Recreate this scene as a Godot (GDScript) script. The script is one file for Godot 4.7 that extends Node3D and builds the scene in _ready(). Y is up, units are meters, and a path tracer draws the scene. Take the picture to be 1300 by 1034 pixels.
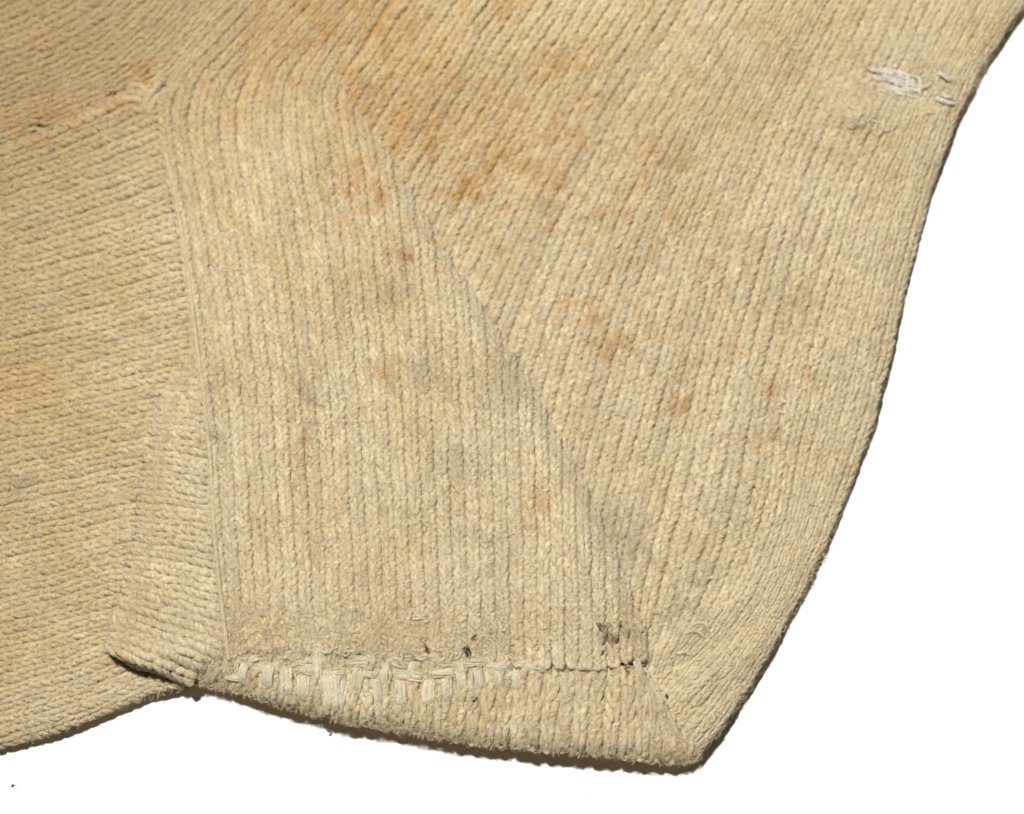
extends Node3D
# Corner of an old cream wool sweater lying on white paper: sleeve end with a pleat, a darned hem, a seam and a rolled underside.
# Outlines and rib lines are measured on the table in units of 0.2 mm (x to the right, y towards the viewer) and laid out at their real size.

const CAM_DIST := 0.62
const TILT := 0.19
const HALF := 0.16677          # tangent of half the vertical angle
const MM := 0.001

var cam_pos: Vector3
var cam_r: Vector3
var cam_u: Vector3
var cam_f: Vector3
var rng := RandomNumberGenerator.new()
var n_low := FastNoiseLite.new()
var n_mid := FastNoiseLite.new()
var n_fine := FastNoiseLite.new()
var yarn_mat: StandardMaterial3D
var sheet_mat: StandardMaterial3D
var fuzz_mat: StandardMaterial3D
var sweater: Node3D
var used := {}

# ---------------------------------------------------------------- outlines
var fold := PackedVector2Array([Vector2(428, 104), Vector2(440, 125), Vector2(482, 190), Vector2(521, 262), Vector2(561, 330), Vector2(601, 392), Vector2(640, 450), Vector2(672, 505), Vector2(701, 560), Vector2(733, 620), Vector2(761, 680), Vector2(786, 745), Vector2(808, 800), Vector2(818, 842)])
var outer := PackedVector2Array([Vector2(1336, -40), Vector2(1299, 12), Vector2(1260, 71), Vector2(1243, 105), Vector2(1216, 152), Vector2(1202, 190), Vector2(1182, 244), Vector2(1165, 305), Vector2(1155, 345), Vector2(1131, 452), Vector2(1112, 533), Vector2(1097, 574), Vector2(1077, 628), Vector2(1057, 679), Vector2(1035, 735), Vector2(1010, 778), Vector2(985, 822), Vector2(960, 862), Vector2(936, 898), Vector2(912, 935), Vector2(889, 958)])
var hem_edge := PackedVector2Array([Vector2(889, 958), Vector2(865, 967), Vector2(822, 964), Vector2(712, 954), Vector2(618, 944), Vector2(560, 936), Vector2(508, 927), Vector2(440, 916), Vector2(372, 899), Vector2(305, 878), Vector2(262, 868), Vector2(240, 864)])
var hem_top := PackedVector2Array([Vector2(240, 864), Vector2(252, 842), Vector2(282, 822), Vector2(340, 822), Vector2(430, 828), Vector2(520, 834), Vector2(640, 842), Vector2(760, 848), Vector2(816, 842), Vector2(836, 872), Vector2(862, 925), Vector2(889, 958)])
var body_edge := PackedVector2Array([Vector2(250, 872), Vector2(225, 879), Vector2(180, 889), Vector2(140, 905), Vector2(100, 922), Vector2(50, 938), Vector2(0, 950), Vector2(-40, 962)])
var roll_edge := PackedVector2Array([Vector2(246, 425), Vector2(232, 452), Vector2(202, 520), Vector2(186, 600), Vector2(174, 685), Vector2(158, 760), Vector2(141, 826)])
var mouth := PackedVector2Array([Vector2(141, 826), Vector2(160, 838), Vector2(186, 843), Vector2(214, 854), Vector2(240, 866)])
var sleeve_seam := PackedVector2Array([Vector2(287, 838), Vector2(273, 700), Vector2(263, 560), Vector2(247, 425), Vector2(228, 300), Vector2(208, 195), Vector2(200, 138)])
var shoulder_seam := PackedVector2Array([Vector2(-40, 200), Vector2(0, 185), Vector2(60, 161), Vector2(120, 135), Vector2(165, 115), Vector2(197, 112)])
var turn_line := PackedVector2Array([Vector2(200, 138), Vector2(209, 108), Vector2(236, 72), Vector2(305, 0), Vector2(340, -40)])
var pleat_line := PackedVector2Array([Vector2(428, 104), Vector2(458, 62), Vector2(498, 0), Vector2(528, -40)])

# stains, plus grey spots that paint the shade band down the pleat: x, y, radius, strength, tone (0 orange, 1 grey, 2 brown)
var stains := [
	[716, 74, 20, .42, 0], [700, 92, 14, .3, 0], [640, 8, 22, .45, 0], [500, 16, 60, .3, 0], [415, 14, 50, .4, 0], [350, 30, 60, .25, 0], [455, 125, 30, .4, 0], [520, 165, 36, .35, 0], [550, 178, 22, .38, 0],
	[590, 238, 14, .8, 0], [600, 232, 24, .35, 0], [640, 192, 18, .5, 0], [622, 200, 12, .5, 0], [560, 250, 14, .4, 0], [725, 172, 18, .5, 0], [762, 135, 14, .3, 0], [690, 220, 24, .3, 0], [860, 205, 16, .6, 0], [820, 195, 12, .35, 0],
	[790, 262, 18, .35, 0], [700, 255, 16, .35, 0], [905, 340, 20, .3, 0], [860, 285, 14, .3, 0], [514, 326, 9, 1.0, 2], [508, 320, 18, .45, 0], [482, 242, 12, .6, 0], [456, 236, 14, .5, 0], [466, 268, 14, .4, 0],
	[640, 350, 22, .3, 0], [720, 388, 16, .5, 0], [752, 402, 18, .55, 0], [782, 436, 18, .55, 0], [745, 440, 14, .3, 0], [856, 518, 17, .5, 0], [842, 524, 10, .4, 0], [868, 512, 9, .6, 0], [976, 497, 11, .75, 0], [980, 548, 10, .4, 2], [966, 560, 12, .4, 0], [1028, 480, 9, .45, 0], [1036, 492, 8, .4, 0],
	[930, 440, 16, .35, 0], [480, 470, 14, .4, 0], [500, 480, 20, .25, 0], [380, 570, 22, .3, 0], [390, 545, 16, .3, 2], [350, 400, 60, .12, 0], [690, 640, 22, .35, 0], [680, 670, 18, .25, 0], [300, 330, 40, .15, 0], [275, 240, 30, .18, 0],
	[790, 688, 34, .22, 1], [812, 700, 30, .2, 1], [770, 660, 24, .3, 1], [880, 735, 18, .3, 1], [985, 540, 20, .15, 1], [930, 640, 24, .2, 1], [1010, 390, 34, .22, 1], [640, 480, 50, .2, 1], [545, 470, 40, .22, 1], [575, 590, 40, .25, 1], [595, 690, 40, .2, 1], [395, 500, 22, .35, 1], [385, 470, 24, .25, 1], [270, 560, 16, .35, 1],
	[265, 495, 26, .3, 1], [500, 372, 22, .3, 1], [770, 795, 7, .8, 2], [780, 810, 8, .9, 2], [797, 803, 6, .7, 2], [766, 818, 5, .8, 2], [875, 790, 26, .22, 1], [855, 960, 24, .3, 0], [860, 770, 20, .25, 1],
	[560, 800, 26, .25, 0], [500, 772, 30, .3, 0], [470, 815, 30, .28, 0], [330, 800, 30, .18, 0], [30, 150, 60, .2, 0], [60, 60, 90, .18, 0], [185, 90, 16, .6, 0], [150, 125, 22, .45, 0], [70, 148, 26, .4, 0], [1217, 119, 7, 1.0, 0], [1203, 148, 8, .5, 0],
	[900, 20, 60, .15, 0], [1000, 90, 26, .2, 0], [985, 60, 40, .15, 0], [160, 350, 60, .12, 0], [40, 480, 60, .16, 0], [120, 640, 60, .12, 0], [20, 620, 20, .3, 1], [150, 845, 26, .3, 0]]
var holes := [[186, 95, 5.0], [194, 82, 4.0], [594, 828, 6.0], [444, 836, 5.0], [801, 842, 4.0], [799, 855, 3.0], [120, 128, 3.6], [146, 117, 3.0], [52, 158, 3.0], [255, 764, 3.0]]


func _ready() -> void:
	for k in fold.size():
		fold[k] += Vector2(11, -5) * smoothstep(100.0, 230.0, fold[k].y)
	for k in roll_edge.size():
		roll_edge[k] += Vector2(-7, -1) * smoothstep(425.0, 540.0, roll_edge[k].y)
	mouth[0] = roll_edge[-1]
	rng.seed = 71
	# ---------------- camera
	cam_pos = Vector3(0, cos(TILT), sin(TILT)) * CAM_DIST
	var cam := Camera3D.new()
	cam.name = "camera"
	add_child(cam)
	cam.look_at_from_position(cam_pos, Vector3.ZERO, Vector3(0, 0, -1))
	cam.near = 0.05
	cam.far = 20.0
	var lens := CameraAttributesPhysical.new()
	lens.frustum_focal_length = 12.0 / HALF
	lens.frustum_focus_distance = CAM_DIST - 0.032
	lens.exposure_aperture = 7.5
	cam.attributes = lens
	cam.fov = rad_to_deg(2.0 * atan(HALF))
	cam_r = cam.global_basis.x
	cam_u = cam.global_basis.y
	cam_f = -cam.global_basis.z
	# ---------------- surroundings and the flash
	var env := Environment.new()
	env.background_mode = Environment.BG_COLOR
	env.background_color = Color(1.0, 0.90, 0.78)
	env.background_energy_multiplier = 0.034
	env.tonemap_mode = Environment.TONE_MAPPER_LINEAR
	env.tonemap_exposure = 1.0
	env.sdfgi_enabled = true
	env.ssao_enabled = true
	env.ssil_enabled = true
	var we := WorldEnvironment.new()
	we.name = "surroundings"
	we.environment = env
	add_child(we)
	var flash := SpotLight3D.new()
	flash.name = "flash"
	add_child(flash)
	flash.look_at_from_position(Vector3(-0.20, 1.25, -0.38), Vector3(0.03, 0, 0.03), Vector3(0, 1, 0))
	flash.light_color = Color(1.0, 0.99, 0.965)
	flash.light_energy = 2.95
	flash.light_size = 0.045
	flash.spot_range = 4.0
	flash.spot_attenuation = 2.0
	flash.spot_angle = 32.0
	flash.shadow_enabled = true
	# ---------------- noises and materials
	for k in 3:
		var n: FastNoiseLite = [n_low, n_mid, n_fine][k]
		n.seed = 11 + k
		n.frequency = [0.006, 0.03, 0.12][k]
		n.fractal_octaves = [2, 3, 2][k]
	make_materials()
	# ---------------- table
	var paper := MeshInstance3D.new()
	paper.name = "table"
	var bm := BoxMesh.new()
	bm.size = Vector3(3, 0.02, 3)
	paper.mesh = bm
	paper.position.y = -0.01
	var pm := StandardMaterial3D.new()
	pm.albedo_color = Color(0.95, 0.95, 0.95).linear_to_srgb()
	pm.roughness = 0.9
	paper.material_override = pm
	paper.set_meta("kind", "structure")
	paper.set_meta("label", "plain white paper surface the sweater lies on")
	add_child(paper)
	# ---------------- sweater
	sweater = Node3D.new()
	sweater.name = "wool_sweater"
	sweater.set_meta("label", "cream wool knit sweater corner with darned hem and rusty stains, lying on white paper")
	sweater.set_meta("category", "sweater")
	add_child(sweater)
	build_panels()
	build_mends()
	build_fuzz()
	build_specks()


# ---------------------------------------------------------------- helpers
func at(p: Vector2, h: float) -> Vector3:      # a point of the layout, h millimetres above the table
	var d := cam_f + cam_r * ((p.x - 650.0) / 517.0 * HALF) + cam_u * ((517.0 - p.y) / 517.0 * HALF)
	return cam_pos + d * ((h * MM - cam_pos.y) / d.y)


func numbered(n: String) -> String:
	if not used.has(n):
		used[n] = 0
		return n
	used[n] += 1
	return "%s_%03d" % [n, used[n]]


func commit(called: String, arrays: Array, m: Material, parent: Node) -> MeshInstance3D:
	var am := ArrayMesh.new()
	am.add_surface_from_arrays(Mesh.PRIMITIVE_TRIANGLES, arrays)
	var o := MeshInstance3D.new()
	o.name = numbered(called)
	o.mesh = am
	o.material_override = m
	parent.add_child(o, true)
	return o


func line_dist(p: Vector2, pts: PackedVector2Array) -> float:
	var best := 1e12
	for i in pts.size() - 1:
		var a := pts[i]
		var ab := pts[i + 1] - a
		var t := clampf((p - a).dot(ab) / ab.length_squared(), 0.0, 1.0)
		best = minf(best, (a + ab * t - p).length_squared())
	return sqrt(best)


func rounded(d: float, r: float) -> float:      # 0 well inside, 1 at the edge, along a quarter circle
	if d >= r:
		return 0.0
	var k := 1.0 - d / r
	return 1.0 - sqrt(maxf(0.0, 1.0 - k * k))


func join(lists: Array) -> PackedVector2Array:
	var out := PackedVector2Array()
	for l in lists:
		for p in l:
			if out.is_empty() or out[-1].distance_to(p) > 0.5:
				out.append(p)
	return out


func flipped(l: PackedVector2Array) -> PackedVector2Array:
	var o := l.duplicate()
	o.reverse()
	return o


func make_materials() -> void:
	var s := 128
	var relief := Image.create(s, s, false, Image.FORMAT_RGBA8)
	var tone := Image.create(s, s, false, Image.FORMAT_RGBA8)
	var n := FastNoiseLite.new()
	n.seed = 5
	n.frequency = 1.0
	n.fractal_octaves = 3
	for y in s:
		for x in s:
			var a := TAU * x / s
			var b := TAU * y / s
			var k := a + b * 2.0                     # fibres twist round the yarn
			var q := n.get_noise_3d(cos(k) * 3.2 + 7.0, sin(k) * 3.2, cos(b) * 0.55) * 0.6 + n.get_noise_3d(cos(k) * 7.0, sin(k) * 7.0, sin(b) * 0.9 + 4.0) * 0.4
			var ply := 0.5 + 0.5 * cos(2.0 * k)
			var g := clampf(0.45 + 0.28 * (ply - 0.5) + q * 0.75, 0.0, 1.0)
			relief.set_pixel(x, y, Color(g, g, g))
			var c := clampf(0.93 + q * 0.22 + 0.05 * (ply - 0.5), 0.0, 1.0)
			tone.set_pixel(x, y, Color(c, c * 0.995, c * 0.985))
	relief.bump_map_to_normal_map(5.0)
	yarn_mat = StandardMaterial3D.new()
	yarn_mat.vertex_color_use_as_albedo = true
	yarn_mat.albedo_texture = ImageTexture.create_from_image(tone)
	yarn_mat.normal_enabled = true
	yarn_mat.normal_texture = ImageTexture.create_from_image(relief)
	yarn_mat.normal_scale = 1.3
	yarn_mat.roughness = 0.95
	yarn_mat.metallic_specular = 0.15
	yarn_mat.rim_enabled = true
	yarn_mat.rim = 0.6
	yarn_mat.rim_tint = 0.4
	yarn_mat.backlight_enabled = true
	yarn_mat.backlight = Color(0.4, 0.4, 0.4)
	sheet_mat = StandardMaterial3D.new()
	sheet_mat.vertex_color_use_as_albedo = true
	sheet_mat.roughness = 1.0
	sheet_mat.metallic_specular = 0.05
	fuzz_mat = StandardMaterial3D.new()
	fuzz_mat.vertex_color_use_as_albedo = true
	fuzz_mat.roughness = 0.8
	fuzz_mat.metallic_specular = 0.2
	fuzz_mat.backlight_enabled = true
	fuzz_mat.backlight = Color(0.4, 0.38, 0.33)


func wool_color(p: Vector2) -> Vector3:
	var lo := n_low.get_noise_2d(p.x, p.y)
	var mi := n_mid.get_noise_2d(p.x + 900.0, p.y)
	var c := Vector3(0.73, 0.625, 0.42)
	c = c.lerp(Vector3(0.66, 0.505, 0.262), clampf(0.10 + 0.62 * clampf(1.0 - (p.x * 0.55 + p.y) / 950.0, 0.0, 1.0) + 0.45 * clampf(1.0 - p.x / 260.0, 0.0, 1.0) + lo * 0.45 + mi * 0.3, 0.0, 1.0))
	var f := n_fine.get_noise_2d(p.x, p.y)
	# the upper left is yellower; its dimmer light is painted in as darker wool
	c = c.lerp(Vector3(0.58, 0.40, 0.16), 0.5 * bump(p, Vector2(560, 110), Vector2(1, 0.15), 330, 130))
	c = c.lerp(Vector3(0.42, 0.295, 0.135), clampf(0.62 - (p.x * 0.75 + p.y * 0.9) / 700.0, 0.0, 0.62) + clampf(0.22 - p.x / 1100.0, 0.0, 0.22))  # light fall-off towards the upper left, put into the colour
	c = c.lerp(Vector3(0.56, 0.345, 0.12), clampf(mi * 0.9 + f * 0.7 - 0.38, 0.0, 0.06 + 0.3 * bump(p, Vector2(560, 180), Vector2(1, 0.3), 360, 190)))
	var fleck := bump(p, Vector2(600, 190), Vector2(1, 0.35), 290, 150) + 0.6 * bump(p, Vector2(760, 420), Vector2(1, 0.5), 160, 90) + 0.5 * bump(p, Vector2(455, 250), Vector2(0.3, 1), 90, 50)
	c = c.lerp(Vector3(0.52, 0.27, 0.06), 0.55 * fleck * smoothstep(0.10, 0.55, n_fine.get_noise_2d(p.x * 1.6 + 33.0, p.y * 1.6) + 0.5 * mi))
	for s in stains:
		var dx: float = p.x - s[0]
		var dy: float = p.y - s[1]
		var r: float = s[2]
		var q := (dx * dx + dy * dy) / (r * r)
		if q < 2.2:
			var w: float = s[3] * smoothstep(0.12, 0.75, exp(-q * 1.2) * 0.8 + 0.75 * f + 0.45 * mi)
			if s[4] == 0:
				c = c.lerp(Vector3(0.50, 0.235, 0.035), w * 0.9)
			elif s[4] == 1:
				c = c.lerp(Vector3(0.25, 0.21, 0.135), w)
			else:
				c = c.lerp(Vector3(0.13, 0.06, 0.03), w * 0.85)
	return c


# ---------------------------------------------------------------- heights, in millimetres
func lumps(p: Vector2) -> float:
	var h := n_low.get_noise_2d(p.x + 300.0, p.y * 0.8 - 200.0) * 1.5 + n_mid.get_noise_2d(p.x * 0.6, p.y * 0.6 + 50.0) * 0.28
	return h


func bump(p: Vector2, c: Vector2, along: Vector2, l: float, w: float) -> float:
	var d := p - c
	var a := d.dot(along) / l
	var b := d.dot(along.orthogonal()) / w
	return exp(-a * a - b * b)


func h_shoulder(p: Vector2) -> float:
	return 5.4 + lumps(p) - 1.3 * rounded(line_dist(p, shoulder_seam), 16.0)


func h_body(p: Vector2) -> float:
	var h := 5.0 + lumps(p) * 0.6 - 1.0 * rounded(line_dist(p, shoulder_seam), 14.0)
	h -= 2.6 * rounded(line_dist(p, body_edge), 20.0)
	h -= 0.8 * rounded(line_dist(p, sleeve_seam), 16.0) * smoothstep(120.0, 220.0, p.y)
	return h


func h_sleeve(p: Vector2) -> float:
	var h := 5.6 + lumps(p)
	h -= 3.4 * rounded(line_dist(p, outer), 26.0)
	h -= 0.4 * rounded(line_dist(p, fold), 22.0) * smoothstep(100.0, 230.0, p.y)
	h += 3.2 * bump(p, Vector2(1090, 146), Vector2(0.9, 0.3), 30, 19) - 1.6 * bump(p, Vector2(1140, 108), Vector2(0.9, 0.35), 50, 12)
	h += 1.5 * bump(p, Vector2(1180, 78), Vector2(0.8, 0.5), 40, 18) + 0.9 * bump(p, Vector2(1000, 560), Vector2(0.5, -0.85), 60, 18) - 0.8 * bump(p, Vector2(965, 545), Vector2(0.5, -0.85), 70, 16)
	# the pinched corner beside the hem
	for k in 4:
		h += [0.9, -0.9, 0.8, -0.7][k] * bump(p, Vector2(880 + k * 12, 800 + k * 28), Vector2(0.82, -0.57), 75, 11)
	h -= 0.7 * bump(p, Vector2(795, 705), Vector2(0.45, 0.9), 60, 12)
	h += 3.6 * smoothstep(130.0, 0.0, p.distance_to(Vector2(850, 930)))
	return h


func h_pleat(p: Vector2) -> float:
	var left := line_dist(p, sleeve_seam)
	var up := smoothstep(85.0, lerpf(560.0, 235.0, smoothstep(0.0, 170.0, left)), p.y)
	up *= 1.0 - 0.22 * smoothstep(700.0, 840.0, p.y)
	var h := 5.6 + lumps(p) + 8.6 * up
	h -= 11.8 * up * rounded(line_dist(p, fold), 44.0)
	h -= 1.6 * smoothstep(125.0, 190.0, p.y) * rounded(left, 9.0)
	h -= 1.7 * bump(p, Vector2(535, 520), Vector2(0.38, 0.92), 170, 26) + 0.7 * bump(p, Vector2(385, 510), Vector2(0.1, 1.0), 60, 14)
	h += 0.6 * bump(p, Vector2(405, 118), Vector2(0.55, 0.83), 55, 20)
	return h


func h_under(p: Vector2) -> float:
	var up := smoothstep(425.0, 560.0, p.y)
	var h := 5.0 + 7.8 * up + lumps(p) * 0.3
	h -= (9.2 - 4.6 * smoothstep(720.0, 826.0, p.y)) * up * rounded(line_dist(p, roll_edge), 50.0)
	h -= 1.5 * rounded(line_dist(p, sleeve_seam), 14.0)
	h -= 0.7 * rounded(line_dist(p, mouth), 8.0)
	h -= 4.0 * smoothstep(180.0, 245.0, p.x) * smoothstep(825.0, 866.0, p.y)
	return h


func h_hem(p: Vector2) -> float:
	var h := 11.7 + lumps(p) * 0.6 + n_mid.get_noise_2d(p.x, p.y * 0.7) * 0.9 - 2.0 * smoothstep(800.0, 890.0, p.x)
	h -= 0.3 * rounded(line_dist(p, hem_top), 8.0)
	h -= 6.4 * rounded(line_dist(p, hem_edge), 26.0)
	h -= 3.0 * smoothstep(330.0, 240.0, p.x) * smoothstep(825.0, 866.0, p.y)
	return h


# ---------------------------------------------------------------- knitted cloth
func resample(pts: Array, m: int) -> PackedVector2Array:
	var c := Curve2D.new()
	for i in pts.size():
		var t := Vector2.ZERO
		if i > 0 and i < pts.size() - 1:
			t = (pts[i + 1] - pts[i - 1]).normalized() * minf(pts[i].distance_to(pts[i - 1]), pts[i].distance_to(pts[i + 1])) * 0.33
		c.add_point(pts[i], -t, t)
	var l := c.get_baked_length()
	var out := PackedVector2Array()
	for k in m + 1:
		out.append(c.sample_baked(l * k / m, true))
	return out


func across(guides: Array, us: Array, u: float, k: int) -> Vector2:
	var i := 0
	while i < us.size() - 2 and u > us[i + 1]:
		i += 1
	var a: Vector2 = guides[i][k]
	var b: Vector2 = guides[i + 1][k]
	var w: float = us[i + 1] - us[i]
	var ma := (b - a) / w
	var mb := ma
	if i > 0:
		ma = (ma + (a - guides[i - 1][k]) / (us[i] - us[i - 1])) * 0.5
	if i < us.size() - 2:
		mb = (mb + (guides[i + 2][k] - b) / (us[i + 2] - us[i + 1])) * 0.5
	var t: float = (u - us[i]) / w
	if t < 0.0:
		return a + ma * (u - us[i])
	if t > 1.0:
		return b + mb * (u - us[i + 1])
	var t2 := t * t
	var t3 := t2 * t
	return a * (2 * t3 - 3 * t2 + 1) + ma * w * (t3 - 2 * t2 + t) + b * (-2 * t3 + 3 * t2) + mb * w * (t3 - t2)


# one panel: a backing sheet that carries every rib of stitches as a piece of its own
func knit(called: String, outline: PackedVector2Array, height: Callable, lines: Array, us: Array, rows: int, o: Dictionary = {}) -> MeshInstance3D:
	var part := backing(called, o.get("under", outline), height, o.get("drop", 3.0), o.get("inset", 4.0))
	var M := 96
	var guides := []
	for l in lines:
		guides.append(resample(l, M))
	var fat: float = o.get("fat", 0.23)
	var skew: float = o.get("skew", 0.0)
	var mess: float = o.get("mess", 0.05)
	var dive: float = o.get("dive", 0.52)
	var lo := Vector2(1e9, 1e9)
	var hi := -lo
	for p in outline:
		lo = lo.min(p)
		hi = hi.max(p)
	for ui in range(int(us[0]), int(us[-1]) + 1):
		var mid := PackedVector2Array()
		var side := PackedVector2Array()
		for k in M + 1:
			var m := across(guides, us, ui, k)
			mid.append(m + Vector2(n_mid.get_noise_2d(m.x * 0.5 + 70.0, m.y * 0.5), n_mid.get_noise_2d(m.x * 0.5, m.y * 0.5 + 170.0)) * 3.0)
			side.append(across(guides, us, ui + 0.5, k) - across(guides, us, ui - 0.5, k))
		var V := PackedVector3Array()
		var N := PackedVector3Array()
		var T := PackedFloat32Array()
		var C := PackedColorArray()
		var UV := PackedVector2Array()
		var I := PackedInt32Array()
		var rib_tone := 1.0 + rng.randfn(0.0, 0.03)
		for j in range(-1, rows + 1):
			var s0 := (j + 0.5) / rows
			var f0 := clampf(s0, 0.0, 1.0) * M
			var k0 := mini(int(f0), M - 1)
			var c0 := mid[k0].lerp(mid[k0 + 1], f0 - k0)
			if c0.x < lo.x - 2.0 or c0.y < lo.y - 2.0 or c0.x > hi.x + 2.0 or c0.y > hi.y + 2.0:
				continue
			if not Geometry2D.is_point_in_polygon(c0, outline):
				continue
			var w0 := side[k0].length()
			if w0 < 9.0 and ui % 2 == 1:
				continue
			if w0 < 6.0 and ui % 4 == 2:
				continue
			var skip := false
			for q in holes:
				if c0.distance_to(Vector2(q[0], q[1])) < q[2]:
					skip = true
			if skip:
				continue
			if w0 < 9.0:
				w0 *= 1.7
			var felt := felted(c0)
			for sg: float in [-1.0, 1.0]:
				var tone := rib_tone * (1.0 + rng.randfn(0.0, 0.055)) * (1.02 if sg < 0 else 0.985)
				var u0 := 0.105 + 0.09 * skew * sg + rng.randfn(0.0, mess * 0.5)
				var u1 := 0.385 - 0.07 * skew * sg + rng.randfn(0.0, mess * 0.5)
				var s_at := rng.randfn(0.0, mess * 1.2)
				var r_px := clampf(w0 * fat, 2.6, 6.0) * (1.0 + rng.randfn(0.0, 0.07))
				var r := r_px * 0.2
				var rise := rng.randfn(0.0, 0.09) * r
				var long: float = o.get("long", 1.95) + rng.randfn(0.0, mess * 1.5)
				var R := 9
				var h_in: float = height.call(c0)
				var p_in := c0
				var centre := PackedVector3Array()
				var tint := PackedColorArray()
				for t_i in R:
					var t := float(t_i) / (R - 1)
					var e := t * t * (3.0 - 2.0 * t)
					var du := sg * lerpf(u0, u1, e)
					var s := s0 + (-0.9 + long * t + s_at) / rows
					var f := clampf(s, 0.0, 1.0) * M
					var k := mini(int(f), M - 1)
					var fr := f - k
					var p := mid[k].lerp(mid[k + 1], fr) + side[k].lerp(side[k + 1], fr) * (du * (1.75 if w0 > side[k].length() * 1.5 else 1.0))
					var h: float = height.call(p)
					if Geometry2D.is_point_in_polygon(p, outline):
						h_in = h
						p_in = p
					else:
						h = minf(h, h_in) - 0.25
						p = p_in.lerp(p, 0.3)
					centre.append(at(p, h + (0.55 * sin(PI * pow(t, 0.8)) - dive * t + 0.02) * r * (1.0 - 0.4 * felt) + rise))
					if t_i % 4 == 0:
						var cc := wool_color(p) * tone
						if felt > 0.0:
							cc = cc.lerp(Vector3(0.70, 0.61, 0.42), felt * 0.5)
						tint.append(Color(cc.x, cc.y, cc.z))
				var base := V.size()
				var S := 6
				var uv_at := rng.randf()
				for t_i in R:
					var d := (centre[mini(t_i + 1, R - 1)] - centre[maxi(t_i - 1, 0)]).normalized()
					var sd := d.cross(Vector3.UP).normalized()
					var nm := sd.cross(d)
					var g := minf(float(t_i), R - 1.0 - t_i)
					var rr := r * MM * (0.5 if g == 0 else (0.8 if g == 1 else (0.95 if g == 2 else 1.0)))
					var q4 := t_i / 4
					var col := tint[q4].lerp(tint[mini(q4 + 1, tint.size() - 1)], (t_i % 4) / 4.0)
					for a in S + 1:
						var ang := TAU * (a + 0.5) / S
						var n := sd * cos(ang) + nm * sin(ang)
						V.append(centre[t_i] + (sd * cos(ang) + nm * (sin(ang) * 0.8)) * rr)
						N.append(n)
						T.append_array([d.x, d.y, d.z, 1.0])
						C.append(col)
						UV.append(Vector2(float(a) / S, uv_at + t_i * 0.11))
				for t_i in R - 1:
					for a in S:
						var v0 := base + t_i * (S + 1) + a
						var v1 := v0 + S + 1
						I.append_array([v0, v0 + 1, v1, v0 + 1, v1 + 1, v1])
		if V.size() > 0:
			commit("knit_rib", pack(V, N, C, UV, I, T), yarn_mat, part)
	return part


func pack(V, N, C, UV, I, T = null) -> Array:
	var a := []
	a.resize(Mesh.ARRAY_MAX)
	a[Mesh.ARRAY_VERTEX] = V
	a[Mesh.ARRAY_NORMAL] = N
	a[Mesh.ARRAY_COLOR] = C
	a[Mesh.ARRAY_TEX_UV] = UV
	a[Mesh.ARRAY_INDEX] = I
	if T != null:
		a[Mesh.ARRAY_TANGENT] = T
	return a


func felted(p: Vector2) -> float:             # how matted the wool is, 0 to 1
	var f := bump(p, Vector2(345, 800), Vector2(1, 0.08), 80, 26)
	f = maxf(f, bump(p, Vector2(490, 808), Vector2(1, 0.1), 90, 24))
	f = maxf(f, 0.7 * bump(p, Vector2(600, 812), Vector2(1, 0.1), 50, 20))
	f = maxf(f, 0.8 * bump(p, Vector2(1090, 120), Vector2(0.9, 0.4), 60, 34))
	f = maxf(f, 0.6 * bump(p, Vector2(1170, 70), Vector2(0.9, 0.4), 50, 24))
	f = maxf(f, 0.5 * bump(p, Vector2(870, 945), Vector2(1, 0), 40, 20))
	f = maxf(f, 0.8 * bump(p, Vector2(165, 122), Vector2(0.9, -0.4), 40, 10))
	return f


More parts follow.
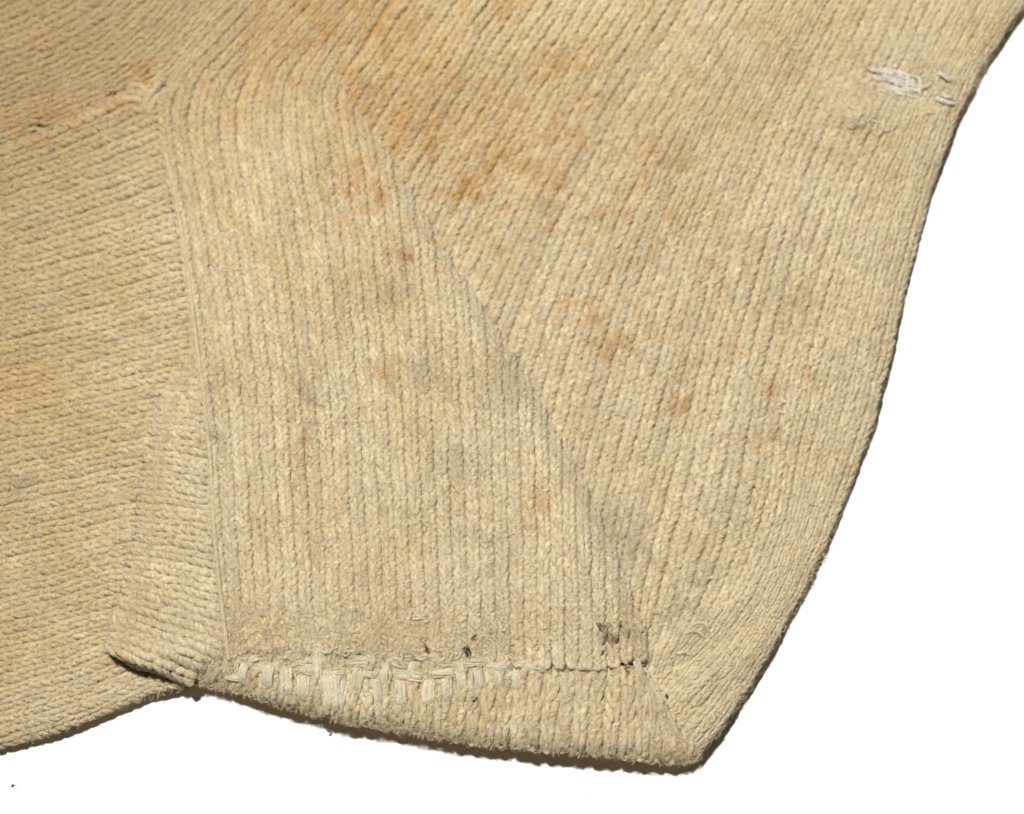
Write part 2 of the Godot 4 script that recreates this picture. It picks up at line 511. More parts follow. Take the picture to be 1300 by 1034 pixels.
func backing(called: String, outline: PackedVector2Array, height: Callable, drop: float, inset: float) -> MeshInstance3D:
	var st := 3.5
	var lo := Vector2(1e9, 1e9)
	var hi := -lo
	for p in outline:
		lo = lo.min(p)
		hi = hi.max(p)
	var nx := int((hi.x - lo.x) / st) + 1
	var ny := int((hi.y - lo.y) / st) + 1
	var ring := outline.duplicate()
	ring.append(outline[0])
	var inner := Geometry2D.offset_polygon(outline, -inset)
	var V := PackedVector3Array()
	var C := PackedColorArray()
	var I := PackedInt32Array()
	var UV := PackedVector2Array()
	var id := PackedInt32Array()
	id.resize((nx + 1) * (ny + 1))
	id.fill(-1)
	var inside := PackedByteArray()
	inside.resize(nx * ny)
	for y in ny:
		for x in nx:
			var c := lo + Vector2(x + 0.5, y + 0.5) * st
			for poly in inner:
				if Geometry2D.is_point_in_polygon(c, poly):
					inside[y * nx + x] = 1
			for q in holes:
				if c.distance_to(Vector2(q[0], q[1])) < q[2] * 0.75:
					inside[y * nx + x] = 0
	var deep := PackedInt32Array()
	deep.resize(id.size())
	deep.fill(-1)
	for y in ny:
		for x in nx:
			if not inside[y * nx + x]:
				continue
			var q := PackedInt32Array()
			for c: Vector2i in [Vector2i(0, 0), Vector2i(1, 0), Vector2i(1, 1), Vector2i(0, 1)]:
				var key := (y + c.y) * (nx + 1) + x + c.x
				if id[key] < 0:
					var p := lo + Vector2(x + c.x, y + c.y) * st
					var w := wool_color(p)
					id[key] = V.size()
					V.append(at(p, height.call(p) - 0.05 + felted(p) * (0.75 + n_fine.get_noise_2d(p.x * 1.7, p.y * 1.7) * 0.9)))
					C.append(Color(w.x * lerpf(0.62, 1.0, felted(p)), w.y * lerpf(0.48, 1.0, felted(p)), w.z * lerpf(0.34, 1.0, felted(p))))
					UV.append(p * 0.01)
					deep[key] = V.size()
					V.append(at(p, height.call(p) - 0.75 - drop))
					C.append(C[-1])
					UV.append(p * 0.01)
				q.append(key)
			I.append_array([id[q[0]], id[q[1]], id[q[2]], id[q[0]], id[q[2]], id[q[3]]])
			var nb := [[0, -1, 0, 1], [1, 0, 1, 2], [0, 1, 2, 3], [-1, 0, 3, 0]]
			for e in nb:
				var xx: int = x + e[0]
				var yy: int = y + e[1]
				if xx < 0 or yy < 0 or xx >= nx or yy >= ny or not inside[yy * nx + xx]:
					var a := q[e[2]]
					var b := q[e[3]]
					I.append_array([id[a], deep[a], id[b], id[b], deep[a], deep[b]])
	var N := PackedVector3Array()
	N.resize(V.size())
	for t in range(0, I.size(), 3):
		var fn := (V[I[t + 2]] - V[I[t]]).cross(V[I[t + 1]] - V[I[t]])
		for k in 3:
			N[I[t + k]] += fn
	for k in N.size():
		N[k] = N[k].normalized() if N[k].length() > 0.0 else Vector3.UP
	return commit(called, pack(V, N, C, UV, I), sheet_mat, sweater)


func V2(list: Array) -> Array:
	var out := []
	for i in range(0, list.size(), 2):
		out.append(Vector2(list[i], list[i + 1]))
	return out


func build_panels() -> void:
	# body below the shoulder seam: ribs run almost level
	var o_body := join([shoulder_seam, PackedVector2Array([Vector2(200, 138), Vector2(214, 195), Vector2(234, 300), Vector2(254, 425), Vector2(262, 560), Vector2(262, 700), Vector2(262, 840)]), body_edge])
	knit("body_panel", o_body, h_body, [
		V2([-40, 957, 0, 944, 100, 913, 180, 880, 240, 861, 300, 845]),
		V2([-40, 795, 60, 770, 140, 748, 220, 730, 300, 715]),
		V2([-40, 642, 60, 622, 140, 604, 220, 588, 300, 574]),
		V2([-40, 402, 60, 380, 130, 362, 200, 341, 290, 316]),
		V2([-40, 208, 0, 192, 60, 168, 120, 142, 175, 117, 240, 88])],
		[0, 10, 19, 34, 46], 30, {"skew": 0.6, "fat": 0.25, "drop": 2.5})
	var tucked := PackedVector2Array()
	for p in pleat_line:
		tucked.append(p + Vector2(-8.0, -5.0))
	var turned := PackedVector2Array()
	for p in turn_line:
		turned.append(p + Vector2(8.0, 4.0))
	# shoulder above the seam
	var o_sh := join([shoulder_seam, PackedVector2Array([Vector2(209, 108), Vector2(236, 72), Vector2(305, 0), Vector2(340, -40), Vector2(-40, -40)])])
	knit("shoulder_panel", o_sh, h_shoulder, [
		V2([-40, 208, 0, 193, 60, 170, 120, 146, 170, 124, 205, 98, 236, 64, 300, -8, 350, -65]),
		V2([-40, 112, 40, 82, 110, 50, 160, 12, 215, -45, 250, -85]),
		V2([-40, 18, 20, -8, 60, -32, 110, -75, 160, -130]),
		V2([-40, -60, 20, -85, 60, -110, 160, -205])],
		[-1, 5, 10, 14], 36, {"skew": 0.3, "fat": 0.205, "mess": 0.07, "under": join([shoulder_seam, turned.slice(1), PackedVector2Array([Vector2(-40, -40)])])})
	# sleeve under and beyond the pleat, round to its outer edge
	var shifted := PackedVector2Array()
	for p in fold:
		shifted.append(p + Vector2(-22, 10))
	var o_sl := join([flipped(pleat_line), PackedVector2Array([Vector2(424, 112)]), shifted.slice(1, 12), PackedVector2Array([Vector2(800, 800), Vector2(812, 850), Vector2(836, 878), Vector2(862, 925)]), flipped(outer)])
	knit("sleeve_panel", o_sl, h_sleeve, [
		V2([300, 700, 350, 400, 390, 190, 433, 114, 465, 70, 505, 10, 535, -30, 560, -65]),
		V2([470, 850, 480, 600, 520, 420, 560, 330, 600, 245, 690, 92, 750, 0, 795, -65]),
		V2([660, 850, 690, 620, 703, 556, 735, 440, 790, 290, 850, 170, 920, 50, 950, 0, 990, -65]),
		V2([785, 905, 800, 800, 815, 720, 850, 580, 890, 430, 930, 290, 985, 150, 1040, 40, 1062, 0, 1100, -65]),
		V2([838, 885, 900, 815, 950, 745, 985, 650, 1010, 520, 1042, 400, 1080, 270, 1120, 170, 1162, 80, 1200, 0, 1240, -65]),
		V2([882, 958, 918, 911, 959, 849, 1002, 773, 1042, 689, 1071, 621, 1101, 539, 1124, 450, 1149, 344, 1180, 233, 1212, 144, 1253, 68, 1295, 4, 1347, -67])],
		[0, 12, 23, 31, 38.5, 45], 97, {"skew": 0.0, "mess": 0.06, "fat": 0.235, "dive": 0.42, "drop": 2.0, "under": join([flipped(tucked), PackedVector2Array([Vector2(424, 112)]), shifted.slice(1, 12), PackedVector2Array([Vector2(800, 800), Vector2(812, 850), Vector2(836, 878), Vector2(862, 925)]), flipped(outer)])})
	# pleat folded over the sleeve
	var o_pl := join([sleeve_seam, turn_line, flipped(pleat_line), fold, PackedVector2Array([Vector2(760, 850), Vector2(640, 846), Vector2(520, 838), Vector2(430, 832), Vector2(340, 827)])])
	knit("sleeve_pleat", o_pl, h_pleat, [
		V2([290, 850, 275, 700, 266, 560, 250, 425, 232, 300, 213, 195, 208, 140, 220, 108, 246, 75, 316, 0, 360, -45]),
		V2([386, 850, 376, 700, 364, 500, 347, 350, 322, 190, 322, 130, 340, 85, 376, 43, 414, 0, 450, -45]),
		V2([482, 850, 475, 700, 464, 500, 448, 330, 428, 190, 420, 128, 430, 92, 452, 55, 490, -2, 520, -45]),
		V2([675, 850, 673, 700, 667, 500, 655, 300, 640, 150, 640, 50, 650, -45]),
		V2([832, 850, 827, 700, 822, 500, 815, 300, 810, 100, 815, -45])],
		[0, 5.5, 11, 22, 31], 88, {"skew": 0.45, "mess": 0.055, "drop": 2.2})
	# the other side of the sweater, underneath
	var back := join([flipped(outer), PackedVector2Array([Vector2(-40, -40), Vector2(-40, 962)]), flipped(body_edge), flipped(hem_edge)])
	backing("back_layer", back, func(p: Vector2) -> float: return 2.4 + n_mid.get_noise_2d(p.x, p.y) * 0.3, 1.2, 22.0)
	# rolled underside of the sleeve
	var lapped := PackedVector2Array()
	for p in sleeve_seam.slice(0, 4):
		lapped.append(p + Vector2(7, 0))
	var o_un := join([lapped, roll_edge, mouth, PackedVector2Array([Vector2(256, 846)])])
	knit("sleeve_underside", o_un, h_under, [
		V2([110, 812, 141, 822, 186, 838, 240, 860, 300, 884]),
		V2([120, 742, 160, 748, 200, 756, 250, 770, 300, 786]),
		V2([130, 676, 175, 680, 220, 686, 270, 695, 310, 702]),
		V2([150, 560, 190, 563, 230, 567, 265, 573, 310, 580]),
		V2([180, 425, 215, 427, 245, 430, 270, 434, 310, 440])],
		[0, 4, 8, 15, 23], 15, {"skew": 0.5, "fat": 0.25, "drop": 1.4})
	# turned hem
	var o_hem := join([hem_top, hem_edge])
	knit("hem_band", o_hem, h_hem, [
		V2([238, 900, 244, 880, 252, 855, 262, 835, 272, 812]),
		V2([330, 912, 334, 880, 338, 850, 342, 815]),
		V2([520, 956, 522, 920, 524, 880, 526, 820]),
		V2([712, 980, 716, 930, 718, 890, 720, 830]),
		V2([800, 990, 806, 930, 806, 890, 804, 835]),
		V2([882, 990, 872, 950, 852, 905, 826, 850])],
		[0, 5, 15, 25, 29.5, 33], 8, {"skew": 0.0, "mess": 0.11, "fat": 0.235, "long": 1.75, "drop": 6.5})


# ---------------------------------------------------------------- loose yarns, mends
func tube(pts: Array, r_mm: float, col: Vector3, smooth := true, taper := 0.6) -> Array:
	# pts: Vector3(x, y, height in mm)
	var path := []
	if smooth:
		var c := Curve3D.new()
		for i in pts.size():
			var t := Vector3.ZERO
			if i > 0 and i < pts.size() - 1:
				t = (pts[i + 1] - pts[i - 1]) * 0.22
			c.add_point(pts[i], -t, t)
		var n := maxi(6, int(c.get_baked_length() / 3.5))
		for k in n + 1:
			path.append(c.sample_baked(c.get_baked_length() * k / n))
	else:
		path = pts
	var V := PackedVector3Array()
	var N := PackedVector3Array()
	var T := PackedFloat32Array()
	var C := PackedColorArray()
	var UV := PackedVector2Array()
	var I := PackedInt32Array()
	var w := []
	for p in path:
		w.append(at(Vector2(p.x, p.y), p.z))
	var S := 8
	var R := w.size()
	for k in R:
		var d: Vector3 = (w[mini(k + 1, R - 1)] - w[maxi(k - 1, 0)]).normalized()
		var sd := d.cross(Vector3.UP)
		sd = sd.normalized() if sd.length() > 0.05 else d.cross(Vector3.RIGHT).normalized()
		var nm := sd.cross(d)
		var rr := r_mm * MM * (1.0 + n_fine.get_noise_2d(path[k].x * 2.0, path[k].y * 2.0) * 0.35)
		if k == 0 or k == R - 1:
			rr *= taper
		var v := 1.0 + n_fine.get_noise_2d(path[k].x * 3.0 + 40.0, path[k].y * 3.0) * 0.2
		for a in S + 1:
			var n := sd * cos(TAU * a / S) + nm * sin(TAU * a / S)
			V.append(w[k] + n * rr)
			N.append(n)
			T.append_array([d.x, d.y, d.z, 1.0])
			C.append(Color(col.x * v, col.y * v, col.z * v))
			UV.append(Vector2(float(a) / S, k * 0.16))
		if k < R - 1:
			for a in S:
				var v0 := k * (S + 1) + a
				var v1 := v0 + S + 1
				I.append_array([v0, v0 + 1, v1, v0 + 1, v1 + 1, v1])
	return pack(V, N, C, UV, I, T)


# several fine strands side by side, joined into one thread
func bundle(pts: Array, r_mm: float, col: Vector3, strands: int) -> Array:
	var all := []
	for k in strands:
		var off := (float(k) / maxi(1, strands - 1) - 0.5) * 2.0 * r_mm * 0.72 / 0.2
		var line := []
		var d: Vector3 = pts[-1] - pts[0]
		var side := Vector2(-d.y, d.x).normalized()
		for i in pts.size():
			var e := side * (off * (0.75 + 0.5 * rng.randf()) + rng.randfn(0.0, 0.5))
			var end := Vector2(d.x, d.y).normalized() * (rng.randfn(0.0, 1.6) if i == 0 or i == pts.size() - 1 else 0.0)
			line.append(pts[i] + Vector3(e.x + end.x, e.y + end.y, r_mm * 0.4 * (1.0 - pow(off * 0.2 / r_mm, 2.0)) + rng.randfn(0.0, 0.07)))
		all.append(tube(line, r_mm * 0.30 * rng.randf_range(0.8, 1.25), col * (1.0 + rng.randfn(0.0, 0.06))))
	var out: Array = all[0]
	for k in range(1, all.size()):
		var base: int = out[Mesh.ARRAY_VERTEX].size()
		for slot in [Mesh.ARRAY_VERTEX, Mesh.ARRAY_NORMAL, Mesh.ARRAY_TANGENT, Mesh.ARRAY_COLOR, Mesh.ARRAY_TEX_UV]:
			var joined = out[slot]
			joined.append_array(all[k][slot])
			out[slot] = joined
		var idx: PackedInt32Array = out[Mesh.ARRAY_INDEX]
		for i in all[k][Mesh.ARRAY_INDEX]:
			idx.append(i + base)
		out[Mesh.ARRAY_INDEX] = idx
	return out


# a stitch of yarn over the surface: rises from the cloth, runs and dives again
func laid(called: String, list: Array, r_mm: float, col: Vector3, height: Callable, lift: float, label := "") -> void:
	var pts := []
	var n := list.size() / 2
	for i in n:
		var p := Vector2(list[2 * i], list[2 * i + 1])
		var e := 0.0 if (i == 0 or i == n - 1) else 1.0
		pts.append(Vector3(p.x, p.y, height.call(p) + lerpf(-0.6, lift, e)))
	if n == 2:
		var m: Vector3 = (pts[0] + pts[1]) * 0.5
		var q := Vector2(m.x, m.y)
		var a: Vector3 = pts[0].lerp(pts[1], 0.2)
		var b: Vector3 = pts[0].lerp(pts[1], 0.8)
		a.z = height.call(Vector2(a.x, a.y)) + lift * 0.8
		b.z = height.call(Vector2(b.x, b.y)) + lift * 0.8
		m.z = height.call(q) + lift
		pts = [pts[0], a, m, b, pts[1]]
	var o := commit(called, bundle(pts, r_mm, col, 5) if called.ends_with("ing_thread") else tube(pts, r_mm, col), yarn_mat, sweater)
	if label != "":
		o.set_meta("label", label)


func build_mends() -> void:
	var cream := Vector3(0.69, 0.60, 0.41)
	var pale := Vector3(0.77, 0.70, 0.53)
	var white := Vector3(0.88, 0.85, 0.75)
	# darning along the seam of the hem, thread over thread
	var H := h_hem
	for d in [
		[372, 838, 402, 841, 1.0], [376, 850, 404, 852, 0.95], [438, 839, 470, 840, 0.9], [492, 836, 520, 846, 1.0], [498, 856, 540, 860, 0.9], [536, 832, 566, 838, 0.9], [548, 841, 578, 843, 0.8], [584, 841, 622, 839, 1.0],
		[545, 856, 582, 853, 0.85], [618, 846, 650, 849, 0.9], [300, 838, 330, 836, 0.9], [318, 849, 352, 850, 0.85], [352, 832, 380, 834, 0.8], [640, 858, 668, 856, 0.8], [660, 846, 700, 852, 0.7], [722, 846, 760, 848, 0.7], [408, 856, 436, 853, 0.8], [446, 856, 476, 858, 0.85], [286, 858, 312, 862, 0.9]]:
		laid("darning_thread", [d[0], d[1], d[2], d[3]], d[4] * rng.randf_range(1.1, 1.5), pale.lerp(cream, rng.randf() * 0.6), H, 0.75)
	for d in [
		[404, 806, 404, 868, 1.15], [394, 810, 393, 836, 0.9], [414, 812, 415, 846, 0.9], [420, 856, 424, 904, 1.9], [581, 812, 587, 880, 1.0], [470, 826, 470, 846, 1.0], [455, 846, 452, 880, 1.3], [476, 862, 478, 892, 1.2], [490, 842, 488, 872, 1.1], [525, 838, 523, 868, 0.9],
		[436, 862, 428, 900, 1.2], [604, 850, 608, 878, 1.2], [632, 846, 634, 874, 1.0], [340, 842, 340, 872, 1.2], [310, 840, 308, 868, 1.1], [362, 846, 366, 884, 1.2], [384, 856, 386, 892, 1.25], [508, 862, 510, 898, 1.2], [545, 862, 543, 896, 1.1], [566, 858, 566, 892, 1.1], [655, 852, 657, 880, 1.0]]:
		laid("darning_thread", [d[0], d[1], d[2], d[3]], d[4] * rng.randf_range(1.1, 1.4), pale.lerp(cream, rng.randf() * 0.5), H, 0.75)
	laid("darning_thread", [523, 785, 541, 783], 0.6, pale, h_pleat, 0.9)
	laid("darning_thread", [700, 850, 716, 838, 730, 846], 0.8, cream, H, 0.8)
	laid("darning_thread", [730, 850, 742, 836, 760, 842], 0.85, cream, H, 0.8)
	# tufts of loops along the matted seam
	for k in 30:
		var c := Vector2(rng.randf_range(290, 650), 0)
		c.y = 800 + c.x * 0.03 + rng.randf_range(-22, 22)
		var a := rng.randf() * TAU
		var r := rng.randf_range(4, 9)
		var list := []
		for i in 5:
			var g := a + i * rng.randf_range(0.5, 0.9)
			list.append(c.x + cos(g) * r * 1.3)
			list.append(c.y + sin(g) * r)
		laid("wool_loop", list, rng.randf_range(0.22, 0.42), cream.lerp(pale, rng.randf() * 0.5), h_pleat, 0.9)
	# white mend near the outer edge
	for d in [[1100, 86, 1132, 95], [1112, 92, 1148, 104], [1128, 100, 1172, 112], [1140, 110, 1174, 116], [1150, 92, 1158, 112], [1140, 88, 1146, 104], [1188, 91, 1214, 104], [1186, 124, 1218, 134], [1192, 118, 1212, 126], [1166, 96, 1172, 118], [1104, 96, 1128, 104]]:
		laid("white_mending_thread", d, 0.42, white.lerp(pale, rng.randf() * 0.4), h_sleeve, 1.5)
	for k in 16:
		var a := Vector2(1108 + rng.randf() * 18, 84 + k * 1.9 + rng.randf_range(-2, 2))
		var b := a + Vector2(rng.randf_range(34, 58), rng.randf_range(11, 20))
		laid("white_mending_thread", [a.x, a.y, b.x, b.y], rng.randf_range(0.28, 0.4), white.lerp(pale, rng.randf() * 0.7), h_sleeve, rng.randf_range(1.2, 1.6))
	for k in 7:
		var a := Vector2(1122 + k * 7.5 + rng.randf_range(-2, 2), 84 + k * 2.6)
		laid("white_mending_thread", [a.x, a.y, a.x + rng.randf_range(-4, 4), a.y + rng.randf_range(18, 28)], 0.32, white, h_sleeve, 1.7)
	# curled stitches round the mend and down the outer side
	for d in [[1086, 132, 8, 0.4], [1098, 150, 9, 2.0], [1082, 158, 5, 0.9], [1094, 160, 5, 3.0], [1108, 158, 6, 4.2], [1128, 162, 6, 1.0], [1156, 96, 12, 1.2], [1170, 100, 14, 0.2], [1090, 118, 10, 3.4], [1180, 150, 10, 2.8],
		[1030, 424, 8, 3.4], [1042, 430, 9, 3.7], [1026, 440, 7, 3.1], [1000, 505, 8, 0.5], [992, 530, 9, 4.4], [1024, 500, 9, 2.2], [905, 740, 9, 3.0], [888, 800, 12, 3.3], [880, 812, 14, 3.4], [868, 836, 10, 3.6], [842, 800, 9, 2.0], [836, 770, 10, 0.6], [858, 760, 9, 1.0], [878, 752, 8, 5.4], [1000, 220, 7, 1.0], [1012, 186, 7, 2.6]]:
		var list := []
		for i in 6:
			var g: float = d[3] + i * 0.62
			list.append(d[0] + cos(g) * d[2])
			list.append(d[1] + sin(g) * d[2] * 0.75)
		var wc := wool_color(Vector2(d[0], d[1]))
		laid("curled_stitch", list, rng.randf_range(0.45, 0.65), wc.lerp(pale, 0.2), h_sleeve, 0.75)
	# seam under the shoulder
	for k in 13:
		var t := (k + 0.5) / 13.0
		var p := Vector2(lerpf(-20, 175, t), lerpf(196, 114, t)) + Vector2(0, 6.0 * sin(t * PI))
		var a := p + Vector2(-13 + rng.randf_range(-3, 3), -4 + rng.randf_range(-2, 2))
		var b := p + Vector2(13 + rng.randf_range(-3, 3), -2 + rng.randf_range(-3, 3))
		var m := p + Vector2(rng.randf_range(-3, 3), 6)
		laid("seam_yarn", [a.x, a.y, m.x, m.y, b.x, b.y], 0.75, wool_color(p), h_body, 0.75)
	for d in [[160, 118, 172, 108, 186, 116, 192, 128], [172, 124, 184, 112, 198, 112], [182, 138, 190, 122, 200, 108, 212, 94], [188, 150, 194, 132, 204, 118], [150, 128, 168, 126, 186, 132]]:
		laid("seam_yarn", d, 0.95, Vector3(0.62, 0.49, 0.28), h_shoulder, 0.7)
	# edge cord of the pleat along the underside, and the lips of the sleeve mouth
	var cord := []
	for p in flipped(sleeve_seam).slice(1, 7):
		cord.append(Vector3(p.x + 2.5 + rng.randf_range(-1.5, 1.5), p.y, maxf(h_pleat(p + Vector2(6, 0)), h_under(p - Vector2(6, 0)) if p.y > 420.0 else 0.0) + 0.75))
	commit("edge_cord", tube(cord, 0.6, Vector3(0.67, 0.55, 0.345)), yarn_mat, sweater)
	for k in 3:
		var lip := []
		for p in mouth:
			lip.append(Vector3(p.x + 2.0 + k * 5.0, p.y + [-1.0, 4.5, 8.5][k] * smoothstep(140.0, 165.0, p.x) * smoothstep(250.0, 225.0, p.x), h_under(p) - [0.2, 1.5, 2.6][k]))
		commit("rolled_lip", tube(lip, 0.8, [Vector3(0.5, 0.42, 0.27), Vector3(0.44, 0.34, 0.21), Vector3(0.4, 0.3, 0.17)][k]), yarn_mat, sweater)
	# brown stain laid as strands between stitches, dark strands in holes, other bits
	var brown := Vector3(0.17, 0.075, 0.03)
	for d in [[756, 786, 759, 794, 764, 801, 768, 806], [770, 794, 771, 803, 768, 812, 767, 820], [763, 824, 767, 815, 770, 808], [771, 799, 776, 806, 781, 814, 785, 820], [786, 803, 784, 812, 784, 820], [795, 794, 799, 800, 798, 808, 794, 816], [767, 823, 765, 829, 763, 834], [789, 788, 787, 797], [760, 790, 765, 797], [773, 803, 780, 811]]:
		laid("mark_shade_strand", d, 0.27, brown.lerp(Vector3(0.36, 0.22, 0.11), rng.randf() * 0.7), h_pleat, 1.05, "dark reddish brown stain between the stitches, laid as thin strands")
	laid("mark_shade_strand", [539, 819, 544, 829], 0.45, Vector3(0.18, 0.045, 0.02), h_pleat, 2.0)
	laid("mark_shade_strand", [597, 813, 605, 805], 0.3, brown, h_pleat, 1.8)
	laid("mark_shade_strand", [599, 893, 607, 885], 0.34, Vector3(0.12, 0.03, 0.02), H, 1.3)
	laid("mark_shade_strand", [591, 823, 596, 833], 0.75, Vector3(0.03, 0.02, 0.012), h_pleat, 1.7)  # near-black strand standing in for the shade inside the hole
	laid("mark_shade_strand", [800, 840, 798, 846], 0.4, Vector3(0.03, 0.02, 0.012), H, 0.9)  # added dark strand, shade of the small hole painted in
	laid("mark_shade_strand", [443, 834, 446, 838], 0.4, Vector3(0.05, 0.035, 0.02), H, 0.9)  # added dark strand for the shade in this hole
	laid("teal_fleck", [846, 882, 847, 886], 0.35, Vector3(0.03, 0.09, 0.1), h_sleeve, 1.2, "tiny teal fleck of fluff")
	# threads that hang out of the hem
	commit("loose_thread", tube([Vector3(404, 905, 4), Vector3(410, 916, 3), Vector3(416, 926, 1.6), Vector3(421, 930, 0.8), Vector3(417, 934, 0.6)], 0.22, Vector3(0.3, 0.29, 0.27)), yarn_mat, sweater)
	commit("loose_thread", tube([Vector3(376, 896, 5), Vector3(384, 904, 3.2), Vector3(394, 911, 2.0)], 0.22, Vector3(0.6, 0.55, 0.42)), yarn_mat, sweater)


func build_fuzz() -> void:
	# hairs: one short bent strand, scattered over every panel and thicker where the wool is matted
	var strand := ArrayMesh.new()
	var V := PackedVector3Array()
	var N := PackedVector3Array()
	var I := PackedInt32Array()
	for k in 5:
		var t := k / 4.0
		var c := Vector3(t - 0.5, 0.28 * sin(t * PI * 0.9), 0.22 * sin(t * 4.0))
		for a in 3:
			var n := Vector3(0, cos(TAU * a / 3), sin(TAU * a / 3))
			V.append(c + n * 0.022 * (1.0 - 0.5 * t))
			N.append(n)
		if k < 4:
			for a in 3:
				var v0 := k * 3 + a
				var v1 := k * 3 + (a + 1) % 3
				I.append_array([v0, v0 + 3, v1, v1, v0 + 3, v1 + 3])
	var arr := []
	arr.resize(Mesh.ARRAY_MAX)
	arr[Mesh.ARRAY_VERTEX] = V
	arr[Mesh.ARRAY_NORMAL] = N
	arr[Mesh.ARRAY_INDEX] = I
	strand.add_surface_from_arrays(Mesh.PRIMITIVE_TRIANGLES, arr)
	var places: Array[Transform3D] = []
	var tints := PackedColorArray()
	var zones := [
		[join([hem_top, hem_edge]), h_hem, 7000], [join([sleeve_seam.slice(0, 4), roll_edge, mouth]), h_under, 2500],
		[join([sleeve_seam, turn_line, flipped(pleat_line), fold]), h_pleat, 24000],
		[join([pleat_line, fold, PackedVector2Array([Vector2(836, 878), Vector2(862, 925)]), flipped(outer)]), h_sleeve, 36000],
		[join([shoulder_seam, PackedVector2Array([Vector2(200, 138), Vector2(234, 300), Vector2(247, 425)]), roll_edge, PackedVector2Array([Vector2(240, 866)]), body_edge]), h_body, 15000],
		[join([shoulder_seam, turn_line, PackedVector2Array([Vector2(-40, -40)])]), h_shoulder, 6000]]
	for z in zones:
		var poly: PackedVector2Array = z[0]
		var hf: Callable = z[1]
		var lo := Vector2(1e9, 1e9)
		var hi := -lo
		for p in poly:
			lo = lo.min(p)
			hi = hi.max(p)
		var done := 0
		var tries := 0
		while done < z[2] and tries < z[2] * 6:
			tries += 1
			var p := Vector2(rng.randf_range(lo.x, hi.x), rng.randf_range(lo.y, hi.y))
			if p.x < -15 or p.y < -15 or not Geometry2D.is_point_in_polygon(p, poly):
				continue
			done += 1
			hair(places, tints, p, hf.call(p) + rng.randf_range(0.75, 1.15), rng.randf_range(0.8, 2.6))
	for k in 6000:                          # matted places
		var p := Vector2(rng.randf_range(280, 680), rng.randf_range(765, 850))
		if rng.randf() < felted(p):
			hair(places, tints, p, (h_pleat(p) if p.y < 832 else h_hem(p)) + rng.randf_range(0.5, 1.9), rng.randf_range(1.2, 3.4))
	for k in 5000:
		var p := Vector2(rng.randf_range(1030, 1215), rng.randf_range(55, 170))
		if rng.randf() < felted(p):
			hair(places, tints, p, h_sleeve(p) + rng.randf_range(0.6, 1.5), rng.randf_range(1.0, 2.4))
	for k in 3000:                          # hem edge
		var i := rng.randi_range(0, hem_edge.size() - 2)
		var p := hem_edge[i].lerp(hem_edge[i + 1], rng.randf()) + Vector2(rng.randf_range(-2, 2), rng.randf_range(-8, 3))
		hair(places, tints, p, h_hem(p) + rng.randf_range(-0.8, 0.6), rng.randf_range(1.0, 2.8))
	for k in 5000:                          # along the folds
		var i := rng.randi_range(0, fold.size() - 2)
		var p := fold[i].lerp(fold[i + 1], rng.randf()) + Vector2(rng.randf_range(-24, -4), rng.randf_range(-3, 3))
		if p.y > 160.0:
			hair(places, tints, p, h_pleat(p) + rng.randf_range(0.5, 1.2), rng.randf_range(0.8, 2.2))
	for k in 3000:
		var i := rng.randi_range(1, roll_edge.size() - 2)
		var p := roll_edge[i].lerp(roll_edge[i + 1], rng.randf()) + Vector2(rng.randf_range(4, 28), rng.randf_range(-3, 3))
		hair(places, tints, p, h_under(p) + rng.randf_range(0.5, 1.2), rng.randf_range(0.8, 2.2))
	for k in 700:
		var i := rng.randi_range(0, outer.size() - 2)
		var p := outer[i].lerp(outer[i + 1], rng.randf()) + Vector2(rng.randf_range(-6, 1), rng.randf_range(-3, 3))
		hair(places, tints, p, h_sleeve(p) + rng.randf_range(-0.5, 0.5), rng.randf_range(0.6, 1.5))
	var mm := MultiMesh.new()
	mm.transform_format = MultiMesh.TRANSFORM_3D
	mm.use_colors = true
	mm.mesh = strand
	mm.instance_count = places.size()
	for k in places.size():
		mm.set_instance_transform(k, places[k])
		mm.set_instance_color(k, tints[k])
	var o := MultiMeshInstance3D.new()
	o.name = "wool_fuzz"
	o.multimesh = mm
	o.material_override = fuzz_mat
	o.set_meta("kind", "stuff")
	sweater.add_child(o, true)


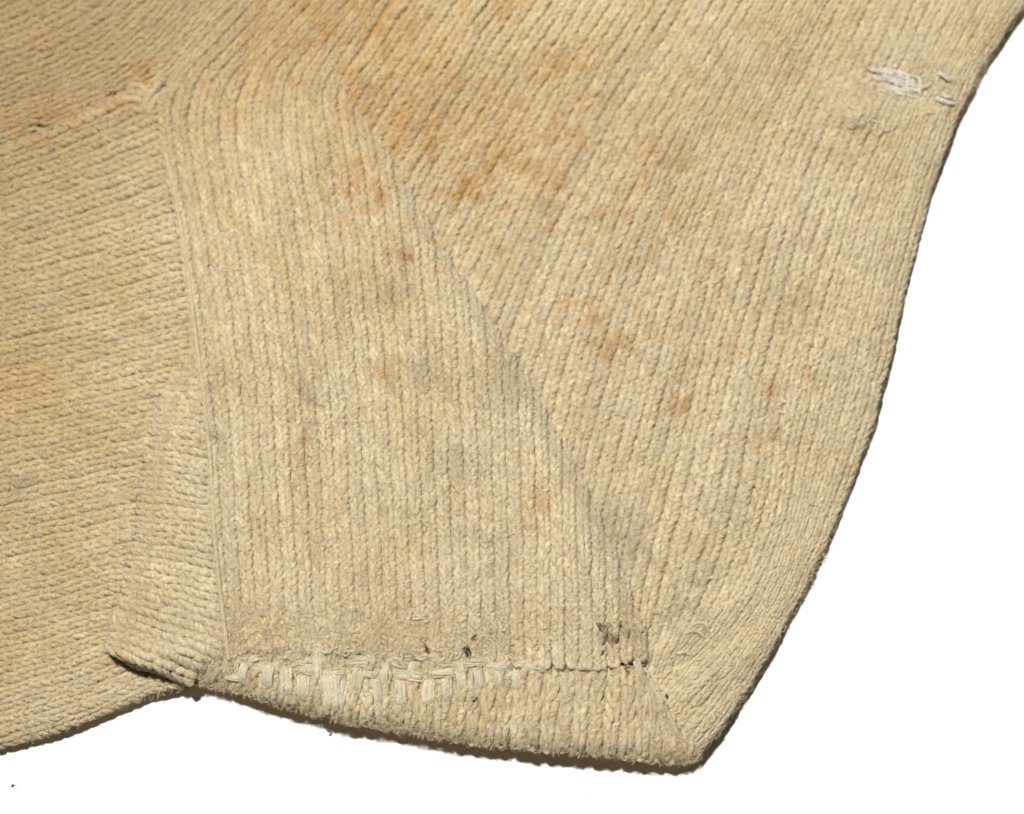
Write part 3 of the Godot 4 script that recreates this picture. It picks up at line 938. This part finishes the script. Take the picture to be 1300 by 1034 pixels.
func hair(places: Array[Transform3D], tints: PackedColorArray, p: Vector2, h: float, mm_long: float) -> void:
	var b := Basis.from_euler(Vector3(rng.randf_range(-1.0, 1.0), rng.randf() * TAU, rng.randf_range(-0.5, 0.5)))
	places.append(Transform3D(b.scaled(Vector3.ONE * mm_long * MM), at(p, h)))
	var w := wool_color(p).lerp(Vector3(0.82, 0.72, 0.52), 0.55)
	tints.append(Color(w.x, w.y, w.z))


func build_specks() -> void:
	# specks left over from the cut-out backdrop, built as small crumbs
	var list := [
		[Vector2(16, 998), 1.1, "largest dark cut-out leftover speck on the white paper below the sweater body", [0.0, 0.3, 1.2, -0.7]],
		[Vector2(20.5, 998), 0.35, "smaller grey leftover dot right beside the triangular leftover speck", [0.0, 0.6, 0.5, 0.3]],
		[Vector2(747, 1010), 0.4, "lone tiny grey leftover speck on the paper below the hem", [0.0, 0.5, 0.6, 0.4]]]
	var m := StandardMaterial3D.new()
	m.albedo_color = Color(0.06, 0.07, 0.07).linear_to_srgb()
	m.roughness = 1.0
	for s in list:
		var st := SurfaceTool.new()
		st.begin(Mesh.PRIMITIVE_TRIANGLES)
		var r: float = s[1] * 0.5 * MM
		var rim := []
		for k in 7:
			var a := TAU * k / 7.0
			var q := 1.0 + 0.35 * sin(a * 3.0 + s[3][2]) + 0.15 * sin(a * 5.0)
			rim.append(Vector3(cos(a) * r * q, r * 0.15, sin(a) * r * q * 0.8))
		var top := Vector3(r * 0.2, r * 0.55, 0)
		for k in 7:
			var a: Vector3 = rim[k]
			var b: Vector3 = rim[(k + 1) % 7]
			for v in [top, a, b]:
				st.add_vertex(v)
			for v in [a, a * Vector3(0.9, 0, 0.9), b]:
				st.add_vertex(v)
			for v in [b, a * Vector3(0.9, 0, 0.9), b * Vector3(0.9, 0, 0.9)]:
				st.add_vertex(v)
		st.generate_normals()
		var o := MeshInstance3D.new()
		o.name = numbered("leftover_speck")
		o.mesh = st.commit()
		o.material_override = m
		o.position = at(s[0], 0.0) + Vector3(0, 0.00002, 0)
		o.set_meta("label", s[2])
		o.set_meta("category", "lint")
		o.set_meta("group", "leftover specks on the white paper")
		add_child(o)
